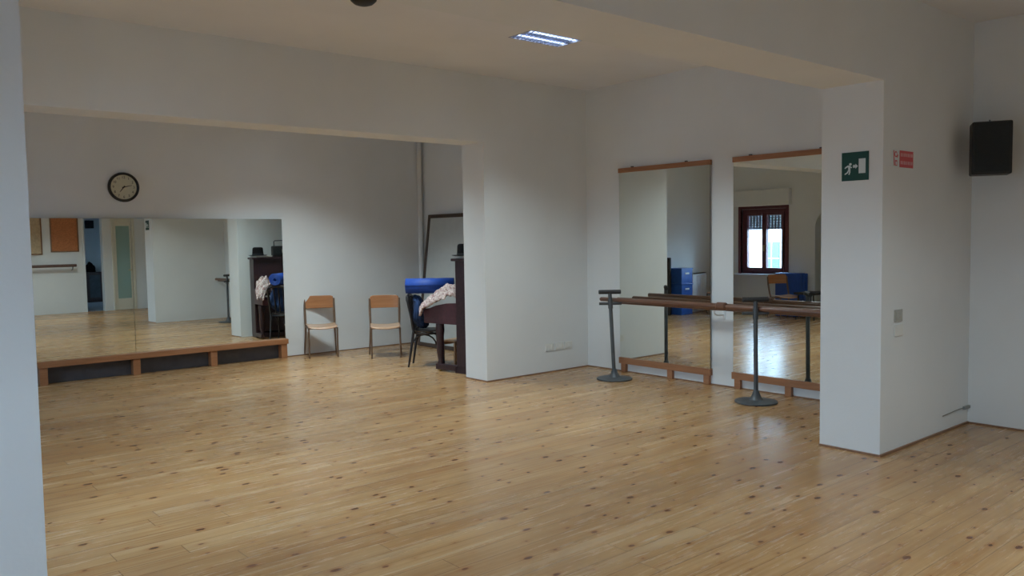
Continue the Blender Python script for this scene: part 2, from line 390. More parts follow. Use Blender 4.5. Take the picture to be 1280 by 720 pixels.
# ------------------------------------------------------------ windows
def window(name, x, w, shutter=0.0, box=True):
    """in a wall whose inner face is at x, facing +x"""
    r = sroot(name, (x, w['y0'], w['z0']))
    W, H = w['y1']-w['y0'], w['z1']-w['z0']
    fx0, fx1 = -.13, -.06
    mb = MB(); t = .075
    mb.box((fx0, 0, 0), (fx1, t, H)); mb.box((fx0, W-t, 0), (fx1, W, H)); mb.box((fx0, t, 0), (fx1, W-t, t)); mb.box((fx0, t, H-t), (fx1, W-t, H))
    mb.box((fx1, -.06, -.0), (.012, .0, H+.06)); mb.box((fx1, W, -.0), (.012, W+.06, H+.06)); mb.box((fx1, 0, H), (.012, W, H+.06))
    mb.build('window_frame', M['winframe'], r, bevel=.004)
    for k in range(2):
        a, b_ = (t, W/2) if k == 0 else (W/2, W-t)
        s_ = .05
        mb = MB(); mb.box((fx0+.01, a, t), (fx1+.02, a+s_, H-t)); mb.box((fx0+.01, b_-s_, t), (fx1+.02, b_, H-t))
        mb.box((fx0+.01, a+s_, t), (fx1+.02, b_-s_, t+s_)); mb.box((fx0+.01, a+s_, H-t-s_), (fx1+.02, b_-s_, H-t))
        sash = mb.build('sash', M['winframe'], r, bevel=.003)
        MB().box((-.10, a+s_, t+s_), (-.095, b_-s_, H-t-s_)).build('pane', M['glass'], sash)
    MB().box((-.06, W/2-.012, H*.42), (-.02, W/2+.012, H*.42+.03)).box((-.035, W/2-.01, H*.42-.09), (-.02, W/2+.01, H*.42+.02)).build('handle', M['brass'], r, bevel=.003)
    MB().box((-.28, -.10, -.045), (.13, W+.18, 0)).build('window_sill', M['stone'], r, bevel=.006)
    if box:
        MB().box((-.02, -.12, H+.06), (.10, W+.12, H+.38)).build('shutter_box', M['wall'], r, bevel=.006)
    if shutter > 0:
        mb = MB(); n = int(shutter/.052); x0, x1 = -.235, -.222
        for k in range(n):
            z = H - k*.052
            mb.box((x0, .02, z-.042), (x1, W-.02, z))
            q = int((W-.04)/.07)
            for i in range(q+1):
                y = .02 + i*(W-.04)/q
                mb.box((x0, max(.02, y-.028), z-.053), (x1, min(W-.02, y+.028), z-.041))
        mb.build('roller_shutter', M['shutter'], r)
    # portal: tells the renderer where the sky light enters
    L = bpy.data.lights.new('window_portal', 'AREA'); L.shape = 'RECTANGLE'; L.size = W; L.size_y = H
    L.cycles.is_portal = True
    lo = bpy.data.objects.new('window_portal', L); COL.objects.link(lo)
    lo.location = (x-.31, w['y0']+W/2, w['z0']+H/2)
    lo.rotation_euler = Matrix(((0,0,-1),(1,0,0),(0,-1,0))).to_euler()   # local -Z points to +x
    return r
window('window_1', XL, W1, .42)
window('window_2', XL, W2, .0)
window('window_3', XLF, W3, .0)
window('window_4', 4.6, W4, 0, False)

# glazed door and passage surround in the back wall
r = sroot('door_1', (DX0, YB, 0))
w = DX1-DX0; h = 2.42
mb = MB(); mb.box((0, -.10, 0), (.05, .02, h)); mb.box((w-.05, -.10, 0), (w, .02, h)); mb.box((.05, -.10, h-.05), (w-.05, .02, h))
mb.build('door_frame', M['cream'], r, bevel=.004)
mb = MB(); mb.box((.05, -.05, .005), (.12, -.01, h-.05)); mb.box((w-.12, -.05, .005), (w-.05, -.01, h-.05)); mb.box((.12, -.05, .005), (w-.12, -.01, .30)); mb.box((.12, -.05, h-.20), (w-.12, -.01, h-.05))
leaf = mb.build('door_leaf', M['cream'], r, bevel=.003)
MB().box((.12, -.035, .30), (w-.12, -.025, h-.20)).build('door_glass', M['frost'], leaf)
MB().tube([(w-.09, -.01, 1.05), (w-.09, .04, 1.05), (w-.19, .045, 1.05)], .009).build('door_handle', M['brass'], leaf, smooth=True)
mb = MB(); mb.box((OX0-.06, YB, 0), (OX0, YB+.012, 2.80)); mb.box((OX1, YB, 0), (OX1+.06, YB+.012, 2.80)); mb.box((OX0, YB, 2.74), (OX1, YB+.012, 2.80))
struct(mb.build('trim_passage', M['wall']))

# ------------------------------------------------------------ mirrors
# long mirror on the far wall: two panes on a batten with posts, pane faces turned a little
L0, L1 = 1.91, 4.955
FM = thing('wall_mirror', 'long low mirror of two panes on a wooden batten under the clock', 'mirror', (0, 0, 0))
aa, tt = math.radians(.86), math.radians(.3)
def fy(x, z): return 10.66 + math.tan(aa)*(x-3.5) + math.tan(tt)*(z-1)/math.cos(aa)
for a, b_ in ((L0, 2.985), (2.989, L1)):
    z0, z1 = .255, 1.913
    mb = MB(); c = [(a,fy(a,z0),z0),(b_,fy(b_,z0),z0),(b_,fy(b_,z1),z1),(a,fy(a,z1),z1)]
    vv = [mb.bm.verts.new(p) for p in c]; mb.bm.faces.new(vv)
    ww = [mb.bm.verts.new((p[0], p[1]+.006, p[2])) for p in c]; mb.bm.faces.new(ww[::-1])
    for i in range(4): mb.bm.faces.new((vv[i], ww[i], ww[(i+1)%4], vv[(i+1)%4]))
    o = mb.build('mirror_pane', M['mirror'], FM); o.data.materials.append(M['medge'])
    for p in o.data.polygons:
        if abs(p.normal.y) < .5 : p.material_index = 1
MB().box((L0, 10.585, .200), (L1, 10.72, .268)).build('lower_batten', M['railx'], FM, bevel=.003)
for x in (1.925, 2.935, 3.885, 4.855):
    MB().box((x, 10.60, 0), (x+.085, 10.70, .200)).build('post', M['railx'], FM, bevel=.003)
MB().box((L0+.01, 10.702, .004), (L1-.01, 10.72, .20)).build('kickboard', M['kick'], FM)

def tall_mirror(y0, y1, label, posts):
    r = thing('wall_mirror', label, 'mirror', (XR, (y0+y1)/2, 0), 0, 'tall mirrors on the right wall')
    a, b_ = y0-(y0+y1)/2, y1-(y0+y1)/2
    mb = MB().box((-.032, a, .15), (-.026, b_, 2.36))
    o = mb.build('mirror_pane', M['mirror'], r); o.data.materials.append(M['medge'])
    for p in o.data.polygons:
        if abs(p.normal.x) < .5: p.material_index = 1
    MB().box((-.026, a+.02, .18), (-.002, b_-.02, 2.36)).build('backing', M['medge'], r)
    tb = MB().box((-.045, a-.005, 2.345), (-.002, b_+.005, 2.398)).build('upper_batten', M['rail'], r, bevel=.003)
    for q in (.25, .85): MB().box((-.03, a+(b_-a)*q-.012, 2.398), (-.002, a+(b_-a)*q+.012, 2.412)).build('clip', M['iron'], tb)
    MB().box((-.05, a-.01, .100), (-.002, b_+.01, .172)).build('lower_batten', M['rail'], r, bevel=.003)
    for q in posts: MB().box((-.045, q-(y0+y1)/2-.035, 0), (-.002, q-(y0+y1)/2+.035, .100)).build('post', M['rail'], r, bevel=.003)
    return r
tall_mirror(5.30, 6.585, 'tall wall mirror beside the room corner, showing the radiator', (6.53, 5.84, 5.345))
tall_mirror(3.73, 5.01, 'tall wall mirror beside the exit sign pillar, showing the window', (4.955, 4.37, 3.79))

# ------------------------------------------------------------ clock
ck = thing('wall_clock', 'round black rimmed wall clock with cream dial above the long mirror', 'clock', (2.942, YF, 2.293))
RX = Matrix.Rotation(PI/2, 4, 'X')       # local z -> -y
MB().lathe([(.150,.0),(.178,.0),(.180,.018),(.174,.040),(.160,.046),(.150,.034),(.148,.012)], seg=48, M=RX).build('rim', M['black'], ck, smooth=True)
MB().lathe([(0,0),(.152,0),(.152,.016),(0,.016)], seg=48, M=RX).build('dial', M['clockface'], ck)
def text_mesh(mb, s, size, cx, cz, y):
    cu = bpy.data.curves.new('t', 'FONT'); cu.body = s; cu.size = size; cu.align_x = 'CENTER'; cu.align_y = 'CENTER'; cu.extrude = .0008
    o = bpy.data.objects.new('t', cu); COL.objects.link(o)
    dg = bpy.context.evaluated_depsgraph_get(); me = bpy.data.meshes.new_from_object(o.evaluated_get(dg))
    mm = Matrix.Translation((cx, y, cz)) @ RX
    me.transform(mm); mb.bm.from_mesh(me)
    bpy.data.objects.remove(o); bpy.data.curves.remove(cu); bpy.data.meshes.remove(me)
for k in range(1, 13):
    a = PI/2 - k*PI/6; mb = MB()
    text_mesh(mb, str(k), .042, .118*math.cos(a), .118*math.sin(a), -.018)
    mb.build('numeral', M['ink'], ck)
def hand(name, deg, ln, wd, y):
    a = math.radians(deg)
    mm = Matrix.Translation((0, y, 0)) @ Matrix.Rotation(a, 4, 'Y') @ RX
    MB().prism([(-wd*1.1,-.02),(wd*1.1,-.02),(wd,ln*.2),(wd*.5,ln),(-wd*.5,ln),(-wd,ln*.2)], .0015, mm).build(name, M['ink'], ck)
hand('hour_hand', 218, .075, .0055, -.0195)
hand('minute_hand', 76, .095, .0045, -.022)
MB().lathe([(0,0),(.009,0),(.009,.004),(0,.006)], seg=16, M=Matrix.Translation((0,-.022,0)) @ RX).build('hub', M['ink'], ck)

# ------------------------------------------------------------ free standing ballet barre
BB = thing('ballet_barre', 'free standing ballet barre on two iron disc stands before tall mirrors', 'ballet barre')
def stand(x, y, lean):
    top = Vector((x + lean[0], y + lean[1], 1.0))
    def at(z): return Vector((x, y, 0)).lerp(top, z)
    p = MB().tube([at(.05), at(.97)], .021, 16).build('upright', M['iron'], BB, smooth=True)
    MB().lathe([(0,0),(.195,0),(.200,.006),(.196,.016),(.165,.022),(.07,.030),(.05,.050),(.034,.085),(.026,.115),(.0,.115)], c=(x, y, .001), seg=40).build('disc_base', M['iron'], p, smooth=True)
    d = Vector((.76, -.65, 0))       # cross bars lie across the barre
    t = at(.985); MB().tube([t-d*.125, t-d*.12, t+d*.12, t+d*.125], [.018,.024,.024,.018], 16).build('top_crossbar', M['foam'], p, smooth=True)
    t = at(.855); MB().tube([t-d*.125, t+d*.125], .016, 12).build('lower_crossbar', M['iron'], p, smooth=True)
    MB().tube([at(.80), at(.90)], .027, 16).build('collar', M['iron'], p, smooth=True)
stand(6.822, 6.263, (-.035, .03)); stand(6.808, 4.430, (0, .01))
MB().tube([(6.865, 6.50, .892), (6.86, 6.49, .892), (6.855, 3.75, .892), (6.855, 3.74, .892)], [.019,.024,.024,.019], 16).build('wooden_bar', M['barre'], BB, smooth=True)
# wall mounted barre
WB = thing('wall_barre', 'long brown wooden barre bracketed to right wall across both tall mirrors', 'ballet barre', (XR, 0, 0))
MB().tube([(-.17, 6.50, .858), (-.17, 6.49, .858), (-.17, 3.22, .858), (-.17, 3.21, .858)], [.028,.038,.038,.028], 20).build('wooden_bar', M['barre'], WB, smooth=True)
MB().tube([(6.857, 4.91, .897), (6.857, 4.90, .897), (6.857, 4.81, .897), (6.857, 4.80, .897)], [.030,.039,.039,.030], 20).build('joint_sleeve', M['barre'], BB, smooth=True)
for y in (5.15, 3.45):
    br = MB().tube([(0, y, .76), (-.11, y, .76), (-.16, y, .78), (-.17, y, .82)], .009, 10).build('bracket', M['rad'], WB, smooth=True)
    MB().box((-.010, y-.02, .72), (0, y+.02, .80)).build('bracket_plate', M['rad'], br)

# ------------------------------------------------------------ school chair
def school_chair(name, label, group):
    r = thing(name, label, 'chair', (0,0,0), 0, group)     # local: faces -y
    # seat: shaped plywood, front edge rolled
    def sf(u, v):
        x = (u-.5)*.40; y = -.20 + v*.38
        if v < .12: x *= 1 - .10*(1 - v/.12)
        z = .432 - .016*(1-(2*u-1)**2) - .014*max(0, (.15-v)/.15)**2 + .012*v
        y -= .018*(1-(2*u-1)**2)*(1-v)
        return (x, y, z)
    MB().grid(sf, 18, 14).build('seat', M['plyseat'], r, smooth=True, solid=.013)
    # backrest with rounded top corners, curved
    def bf(u, v):
        x = (u-.5)*.405; z = .655 + v*.175
        cr = .05; e = max(0, abs(x)-(.2025-cr)); lim = .83 - (cr - math.sqrt(max(0, cr*cr-e*e)))
        if z > lim: z = lim
        y = .20 + .065*(z-.43)/.4 + .025*(1-(2*u-1)**2)
        return (x, y, z)
    MB().grid(bf, 44, 20).build('backrest', M['plyback'], r, smooth=True, solid=.012)
    for s_ in (-1, 1):
        MB().tube([(s_*.192, -.165, .412), (s_*.193, -.175, .0)], [.0125, .010], 12).build('leg', M['chairleg'], r, smooth=True)
        MB().tube([(s_*.198, .165, .415), (s_*.222, .245, .0)], [.0125, .010], 12).build('leg', M['chairleg'], r, smooth=True)
        MB().tube([(s_*.198, .160, .40), (s_*.202, .195, .50), (s_*.204, .235, .64), (s_*.205, .258, .79)], [.013,.016,.017,.014], 12).build('back_upright', M['chairleg'], r, smooth=True)
    mb = MB()
    for s_ in (-1, 1): mb.tube([(s_*.185, -.165, .405), (s_*.195, .165, .405)], .010, 10)
    mb.tube([(-.185, -.10, .402), (.185, -.10, .402)], .009, 10); mb.tube([(-.195, .15, .402), (.195, .15, .402)], .009, 10)
    mb.build('seat_frame', M['chairleg'], r, smooth=True)
    return r
G = 'plywood school chairs'
sc1 = school_chair('school_chair', 'plywood school chair against the far wall beside the long mirror', G)
def face(dx, dy): return math.atan2(dx, -dy)     # rotation that turns local -y to (dx,dy)
sc1.location = (5.375, 10.42, 0); sc1.rotation_euler.z = -face(.33, -.94)
for loc, d, lab in (((5.985, 9.74, 0), (-.50, -.86), 'plywood school chair between the first chair and the blue mat roll'),
                    ((.52, 8.52, 0), (.45, -.9), 'plywood school chair beside blue gym mats, seen in the right mirror'),
                    ((.33, 10.15, 0), (.9, -.35), 'plywood school chair in the left corner, seen in the left mirror')):
    c = copy_tree(sc1); c.location = loc; c.rotation_euler.z = math.atan2(d[0], -d[1]); c['label'] = lab
sc1.rotation_euler.z = math.atan2(-.36, .93)

# ------------------------------------------------------------ black bentwood chair
bc = thing('bentwood_chair', 'black bentwood chair drawn up to the piano under blue mat roll', 'chair', (5.955, 8.655, 0), math.atan2(.72, .69))
MB().lathe([(0,.440),(.16,.440),(.195,.446),(.20,.455),(.195,.466),(.17,.470),(0,.462)], seg=36).build('seat', M['bent'], bc, smooth=True)
MB().tube([(.185*math.cos(2*PI*k/32), .185*math.sin(2*PI*k/32), .425) for k in range(33)], .014, 10, False).build('seat_ring', M['bent'], bc, smooth=True)
for s_ in (-1, 1):
    MB().tube([(s_*.135, -.13, .44), (s_*.145, -.145, .2), (s_*.165, -.17, 0)], [.019,.015,.012], 12).build('leg', M['bent'], bc, smooth=True)
    MB().tube([(s_*.165, .235, 0), (s_*.155, .20, .22), (s_*.155, .165, .45)], [.012,.016,.018], 12).build('leg', M['bent'], bc, smooth=True)
pts = [(-.160, .160, .43), (-.168, .185, .62), (-.175, .225, .825)]
for k in range(7):
    a = PI - PI*k/6; pts.append((.175*math.cos(a)*(1 if k in (0,6) else 1.02), .232+.010*math.sin(a), 0.845+.057*math.sin(a)**.6 if 0 < k < 6 else .845))
pts += [(.175, .225, .825), (.168, .185, .62), (.160, .160, .43)]
MB().tube(pts, .018, 12).build('back_frame', M['bent'], bc, smooth=True)
for x in (-.07, 0, .07):
    MB().tube([(x, .165, .45), (x*1.05, .19, .62), (x*1.1, .232, .885)], .010, 10).build('back_spindle', M['bent'], bc, smooth=True)
for s_ in (-1, 1):   # side braces curving under the seat
    MB().tube([(s_*.158, .20, .26)] + [(s_*.158, .03+.155*math.cos(PI*k/8), .26+.15*math.sin(PI*k/8)) for k in range(1, 8)] + [(s_*.155, -.13, .24)], .010, 8).build('brace', M['bent'], bc, smooth=True)
# navy jacket draped over the backrest
bm = bmesh.new(); bmesh.ops.create_icosphere(bm, subdivisions=5, radius=1)
for v_ in bm.verts:
    p = v_.co.copy(); n = noise.noise_vector(p*1.6 + Vector((3, 1, 7))); n2 = noise.noise_vector(Vector((p.x*5, p.y*5, p.z*1.6)))
    sq = abs(p.z)**.6*(1 if p.z > 0 else -1)
    v_.co = Vector((.165*p.x*(1.1-.2*p.z), .105 + (.080 - .035*p.z)*p.y + .05*p.z, 0.692 + .210*sq)) + n*.022 + n2*.012
    v_.co.z = max(v_.co.z, .474)
mb = MB(); mb.bm.free(); mb.bm = bm
tag(mb.build('jacket', M['navy'], None, smooth=True), 'dark navy jacket bundled on the black bentwood chair, under the mat roll', 'jacket')
jk = bpy.data.objects['jacket']; jk.location = bc.location; jk.rotation_euler = bc.rotation_euler
# rolled blue mat, spiral roll lying across the chair back
d = Vector((.755, -.655, 0)).normalized(); n_ = Vector((0,0,1)); q_ = n_.cross(d)
cen = Vector((5.965, 8.615, 1.013)); hl = .305
mb = MB(); turns = 5.5; K = 150; R0, R1 = .025, .098
ring = []
for side in (-1, 1):
    ring.append([mb.bm.verts.new(cen + d*hl*side + (q_*math.cos(t_) + n_*math.sin(t_))*(R0+(R1-R0)*k/K)) for k in range(K+1) for t_ in [turns*2*PI*k/K]])
for k in range(K): mb.bm.faces.new((ring[0][k], ring[0][k+1], ring[1][k+1], ring[1][k]))
mr_ = mb.build('mat_roll', M['blue'], None, smooth=True, solid=.011)
tag(mr_, 'bright blue exercise mat rolled up on the bentwood chair top', 'exercise mat')

# ------------------------------------------------------------ piano
PX, PY = 5.87, 7.61          # left end, back
pn = thing('upright_piano', 'dark brown upright piano behind the far partition stub', 'piano', (PX, PY, 0), .2)
PW = 1.40
def pw(x, y, z=0): return (PX + x*math.cos(.2) - y*math.sin(.2), PY + x*math.sin(.2) + y*math.cos(.2), z)
mb = MB(); mb.box((0, 0, .06), (.035, .27, 1.34)); mb.box((PW-.035, 0, .06), (PW, .27, 1.34)); mb.box((.035, 0, .06), (PW-.035, .02, 1.34)); mb.box((.035, .235, .72), (PW-.035, .255, 1.34)); mb.box((0, 0, 0), (PW, .30, .08))
mb.build('case', M['piano'], pn, bevel=.004)
mb = MB()
for a, b_ in ((.09, .46), (.50, .90), (.94, 1.31)): mb.box((a, .255, .84), (b_, .264, 1.26))
mb.build('upper_panel', M['piano'], pn, bevel=.004)
MB().box((.05, .24, .10), (PW-.05, .26, .60)).build('lower_panel', M['piano'], pn, bevel=.003)
MB().box((-.03, -.005, 1.34), (PW+.03, .315, 1.372)).build('top_lid', M['piano'], pn, bevel=.008)
MB().box((.0, .255, .58), (PW, .80, .66)).build('key_bed', M['pianoend'], pn, bevel=.006)
for x in (0, PW-.05):
    mm = Matrix.Translation((x, 0, 0)) @ Matrix(((0,0,1,0),(1,0,0,0),(0,1,0,0),(0,0,0,1)))
    MB().prism([(.25,.655),(.80,.655),(.815,.70),(.79,.755),(.70,.765),(.60,.80),(.44,.83),(.25,.84)], .05, mm).build('cheek', M['pianoend'], pn, bevel=.005)
    MB().lathe([(0,.05),(.034,.05),(.040,.09),(.030,.13),(.042,.20),(.048,.30),(.044,.42),(.055,.50),(.050,.58),(0,.58)], c=(x+.04 if x == 0 else x+.01, .57, 0), seg=20).build('leg', M['piano'], pn, smooth=True)
    MB().box((x, .24, .02), (x+.06, .62, .09)).build('toe_block', M['piano'], pn, bevel=.008)
    cs = MB().tube([(x+.02, .575, .022), (x+.05, .575, .022)], .022, 16).build('caster', M['brass'], pn, smooth=True)
mb = MB().box((.05, .56, .66), (PW-.05, .78, .715))
kb = mb.build('key_slip', M['piano'], pn)
mb = MB(); nk = 52; kw = (PW-.12)/nk
for k in range(nk): mb.box((.06+k*kw+.0006, .62, .715), (.06+(k+1)*kw-.0006, .77, .732))
kb2 = mb.build('white_keys', M['ivory'], pn); kb2['kind'] = 'stuff'
MB().box((.05, .255, .735), (PW-.05, .60, .775)).build('fallboard', M['piano'], pn, bevel=.006)
MB().box((.35, .262, .79), (1.11, .30, .81)).box((.35, .27, .81), (1.11, .282, 1.03)).build('music_desk', M['piano'], pn, bevel=.003)
# things on the piano
def crumple(name, mat, c, sc, rz, amp, freq, seed):
    bm = bmesh.new(); bmesh.ops.create_icosphere(bm, subdivisions=5, radius=1)
    for v_ in bm.verts:
        p = v_.co.copy(); n = noise.noise_vector(p*freq + Vector((seed, 0, 0))); f = 1 + amp*noise.noise(p*freq*1.7 + Vector((0, seed, 0)))
        v_.co = Vector((p.x*sc[0]*f, p.y*sc[1]*f, max(p.z, -.35)*sc[2]*f)) + n*amp*.06
        if v_.co.z < -.3*sc[2]: v_.co.z = -.3*sc[2]
    mb = MB(); mb.bm.free(); mb.bm = bm
    o = mb.build(name, M[mat], None, smooth=True); o.location = (c[0], c[1], c[2]+.3*sc[2]); o.rotation_euler.z = rz
    return o
# scarf: runs from a heap under the roll's right end down over the left cheek
def scf(u, v):
    P = [Vector(pw(.16, .30, .90)), Vector(pw(.13, .40, 1.00)), Vector(pw(.10, .50, 1.02)), Vector(pw(.06, .58, .965)), Vector(pw(.02, .66, .89)), Vector(pw(-.01, .73, .85)), Vector(pw(-.03, .79, .79)), Vector(pw(-.04, .83, .70))]
    t = u*(len(P)-1); i = min(int(t), len(P)-2); p = P[i].lerp(P[i+1], t-i)
    wdt = .30 - .19*u
    side = Vector((.65, .76, 0)); a = (v-.5)*2
    nz = noise.noise(Vector((u*7, v*5, 1.7))); n2 = noise.noise(Vector((u*17, v*13, 4.2)))
    fold = .022*math.sin(v*17 + u*9)*(1-abs(a)*.4)
    drop = .14*abs(a)**2.2*(1-u*.6)
    return p + side*a*wdt*.5 + Vector((0, 0, .02 - drop + .05*nz*(1-u*.5) + .03*n2 + fold))
tag(MB().grid(scf, 60, 30).build('scarf', M['scarf'], None, smooth=True, solid=.012), 'pale patterned scarf crumpled over the piano keyboard end', 'scarf')
sm = MB()
for k in range(5):
    a = (k*37 % 11 - 5)*.02
    sm.box((-.15, -.11, k*.006), (.15, .11, k*.006+.005), Matrix.Rotation(a, 4, 'Z') @ Matrix.Translation((k*.004, -k*.003, 0)))
tag(sm.build('sheet_music', M['paper'], None, loc=(pw(.16,.165,1.373))), 'loose pile of sheet music on the piano top under a hat', 'sheet music')
ht = thing('hat', 'black brimmed hat lying on sheet music on the piano top', 'hat', pw(.10, .20, 1.403))
MB().lathe([(0,.140),(.06,.143),(.082,.133),(.088,.11),(.092,.03),(.094,.008),(.13,.003),(.155,.010),(.157,.006),(.13,-.0),(.09,-.0),(0,0)], seg=36).build('crown', M['felt'], ht, smooth=True)
MB().lathe([(.0935,.010),(.0965,.010),(.0955,.032),(.0925,.032)], seg=36).build('hat_band', M['black'], ht, smooth=True)
bx = thing('cassette_radio', 'dark portable cassette radio with handle on the piano top', 'radio', pw(.56, .15, 1.373), .2)
MB().box((-.21, -.06, 0), (.21, .06, .19)).build('body', M['black'], bx, bevel=.018)
for s_ in (-1, 1): MB().lathe([(0,.0),(.062,.0),(.066,.006),(.05,.008),(0,.003)], seg=28, M=Matrix.Translation((s_*.125, .06, .085)) @ Matrix.Rotation(-PI/2, 4, 'X')).build('loudspeaker', M['grille'], bx, smooth=True)
MB().tube([(-.17, 0, .17), (-.17, 0, .265), (-.155, 0, .28), (.155, 0, .28), (.17, 0, .265), (.17, 0, .17)], .010, 10).build('handle', M['iron'], bx, smooth=True)
MB().box((-.05, .058, .07), (.05, .066, .13)).build('cassette_door', M['greyplate'], bx, bevel=.002)
for i, (x, y, rz, lab) in enumerate(((*pw(.40,.42)[:2], .4, 'small white paper lying on the piano keyboard lid, beside the dark garment'), (*pw(.75,.44)[:2], -.1, 'small white paper further right on the piano keyboard lid'))):
    o = MB().box((-.06, -.045, 0), (.06, .045, .004)).box((-.05, -.04, .004), (.055, .04, .008)).build('paper_sheet', M['paper'], None, loc=(x, y, .776)); o.rotation_euler.z = rz
    tag(o, lab, 'paper', 'papers on the piano')
# low stool behind the black chair
st = thing('low_stool', 'low pale wooden stool standing in front of the piano', 'stool', (6.40, 8.66, 0), .15)
MB().box((-.16, -.13, .27), (.16, .13, .29)).build('seat', M['stool'], st, bevel=.004)
for sx in (-1, 1):
    for sy in (-1, 1): MB().box((sx*.14-.014, sy*.11-.014, 0), (sx*.14+.014, sy*.11+.014, .27)).build('leg', M['stool'], st, bevel=.003)
for y in (-.115, .115): MB().box((-.14, y-.009, .225), (.14, y+.009, .27)).build('apron', M['stool'], st, bevel=.002)

# ------------------------------------------------------------ framed board leaning in the corner
lb = thing('framed_board', 'large grey board in a dark wooden frame leaning in the corner', 'board', (0, 0, 0))
p0 = Vector((6.99, 10.43, .0)); p1 = Vector((7.265, 10.46, 1.975)); e = Vector((0, -1.28, 0))
ux = e.normalized(); uz = (p1-p0).normalized(); un = ux.cross(uz).normalized()
HH = (p1-p0).length; WW = e.length
mm = Matrix.Translation(p0) @ Matrix(((ux.x,uz.x,un.x,0),(ux.y,uz.y,un.y,0),(ux.z,uz.z,un.z,0),(0,0,0,1)))
t = .055
mb = MB(); th = .03
mb.box((0,0,0),(t,HH,th), mm); mb.box((WW-t,0,0),(WW,HH,th), mm); mb.box((t,0,0),(WW-t,t,th), mm); mb.box((t,HH-t,0),(WW-t,HH,th), mm)
mb.build('frame', M['darkframe'], lb, bevel=.003)
MB().box((t*.6,t*.6,th*.3),(WW-t*.6,HH-t*.6,th*.6), mm).build('panel', M['board'], lb)

# ------------------------------------------------------------ signs
es = thing('exit_sign', 'green square emergency exit sign with running man on the pillar side', 'sign', (XJ2, 2.930, 2.079))
MB().box((-.006, -.100, -.102), (0, .100, .102)).build('plate', M['green'], es, bevel=.001)
# local drawing plane: u to the right (-y), v up
def du(name, polys, mat, parent, x=-.0062, th=.0012):
    mb = MB(); mm = Matrix(((0,0,-1,x),(-1,0,0,0),(0,1,0,0),(0,0,0,1)))
    for p in polys: mb.prism(p, th, mm)
    return mb.build(name, M[mat], parent)
def disc(cx, cy, r, n=16): return [(cx+r*math.cos(2*PI*k/n), cy+r*math.sin(2*PI*k/n)) for k in range(n)]
du('doorway_symbol', [plate(.028, -.052, .078, .052)], 'signwhite', es)
du('arrow_symbol', [plate(-.014, -.009, .006, .009), [(.004,-.018),(.022,.0),(.004,.018)], [(-.016,0),(-.008,-.014),(-.006,.014)]], 'signwhite', es)
du('running_man_symbol', [disc(-.034, .016, .0095), [(-.052,.010),(-.034,.004),(-.034,-.024),(-.050,-.024)],
    [(-.052,.010),(-.072,-.002),(-.078,-.010),(-.073,-.014),(-.064,-.008),(-.050,-.002)], [(-.036,.004),(-.022,-.006),(-.024,-.012),(-.036,-.006)],
    [(-.050,-.024),(-.060,-.040),(-.078,-.050),(-.074,-.058),(-.052,-.046),(-.042,-.026)], [(-.044,-.024),(-.034,-.024),(-.034,-.040),(-.040,-.058),(-.048,-.058),(-.043,-.040)]], 'signwhite', es)

fs = thing('fire_sign', 'small red fire sign high on the near pillar front face', 'sign', (6.045, Y2, 2.128))
MB().box((-.168, -.004, -.062), (.168, 0, .062)).build('plate', M['signwhite'], fs, bevel=.001)
def dv(name, polys, mat, parent, y=-.0042, th=.0012):
    mb = MB(); mm = Matrix(((1,0,0,0),(0,0,-1,y),(0,1,0,0),(0,0,0,1)))
    for p in polys: mb.prism(p, th, mm)
    return mb.build(name, M[mat], parent)
dv('text_panel', [plate(-.052, -.060, .166, .060)], 'red', fs)
for zc in (.030, -.026):
    rows = []; x = -.036; k = 0
    while x < .14:
        w_ = (.020, .014, .024, .017)[k % 4]; rows.append(plate(x, zc-.012, min(x+w_, .152), zc+.012)); x += w_+.010; k += 1
    dv('illegible_lettering', rows, 'signpink', fs, -.0056, .0006)
dv('extinguisher_symbol', [disc(-.110, .030, .022, 20), [(-.150,.055),(-.138,.058),(-.128,-.05),(-.140,-.052)], plate(-.122, -.052, -.088, -.012), [(-.095,.012),(-.080,.030),(-.074,.024),(-.088,.004)]], 'red', fs)
for q in (disc(-.110, .030, .012, 16), plate(-.114, -.046, -.096, -.022)): dv('symbol_cutout', [q], 'signwhite', fs, -.0056, .0006)

# ------------------------------------------------------------ loudspeaker in the corner
sp = thing('loudspeaker', 'black box loudspeaker mounted high in the right hand wall corner', 'loudspeaker', (7.06, 2.505, 2.245), math.atan2(-.90, .44) + 0)
# local: front faces -y
MB().box((-.137, -.10, -.208), (.137, .10, .200)).build('cabinet', M['black'], sp, bevel=.012)
MB().box((-.120, -.107, -.190), (.120, -.099, .190)).build('front_grille', M['grille'], sp, bevel=.010)
MB().tube([(.0, .09, 0), (.0, .185, 0)], .018, 12).box((-.05, .180, -.06), (.05, .195, .06)).build('wall_bracket', M['iron'], sp)
MB().tube([(0, .08, .205), (0, .08, .23)], .005, 8).build('hook', M['iron'], sp)

# ------------------------------------------------------------ switches, sockets, cable
def plateobj(name, lab, cat, p0, p1, mat, group=None, detail=True):
    c = [(p0[i]+p1[i])/2 for i in range(3)]
    r = thing(name, lab, cat, (c[0], p1[1], c[2]), 0, group)
    w_, h_ = (p1[0]-p0[0])/2, (p1[2]-p0[2])/2; dd = p1[1]-p0[1]
    MB().box((-w_, -dd, -h_), (w_, 0, h_)).build('cover', M[mat], r, bevel=.003)
    if detail:
        for k in (-1, 0, 1): MB().box((k*w_*.55-w_*.22, -dd-.004, -h_*.55), (k*w_*.55+w_*.22, -dd, h_*.55)).build('rocker', M[mat], r, bevel=.001)
    return r
plateobj('light_switch', 'grey light switch plate on near pillar front face', 'light switch', (5.945, Y2-.010, .952), (6.065, Y2, 1.040), 'greyplate')
plateobj('junction_cover', 'blank white cover plate under the grey light switch', 'cover plate', (5.95, Y2-.008, .845), (6.08, Y2, .93), 'plastic', None, False)  # plain junction cover plate, not a socket
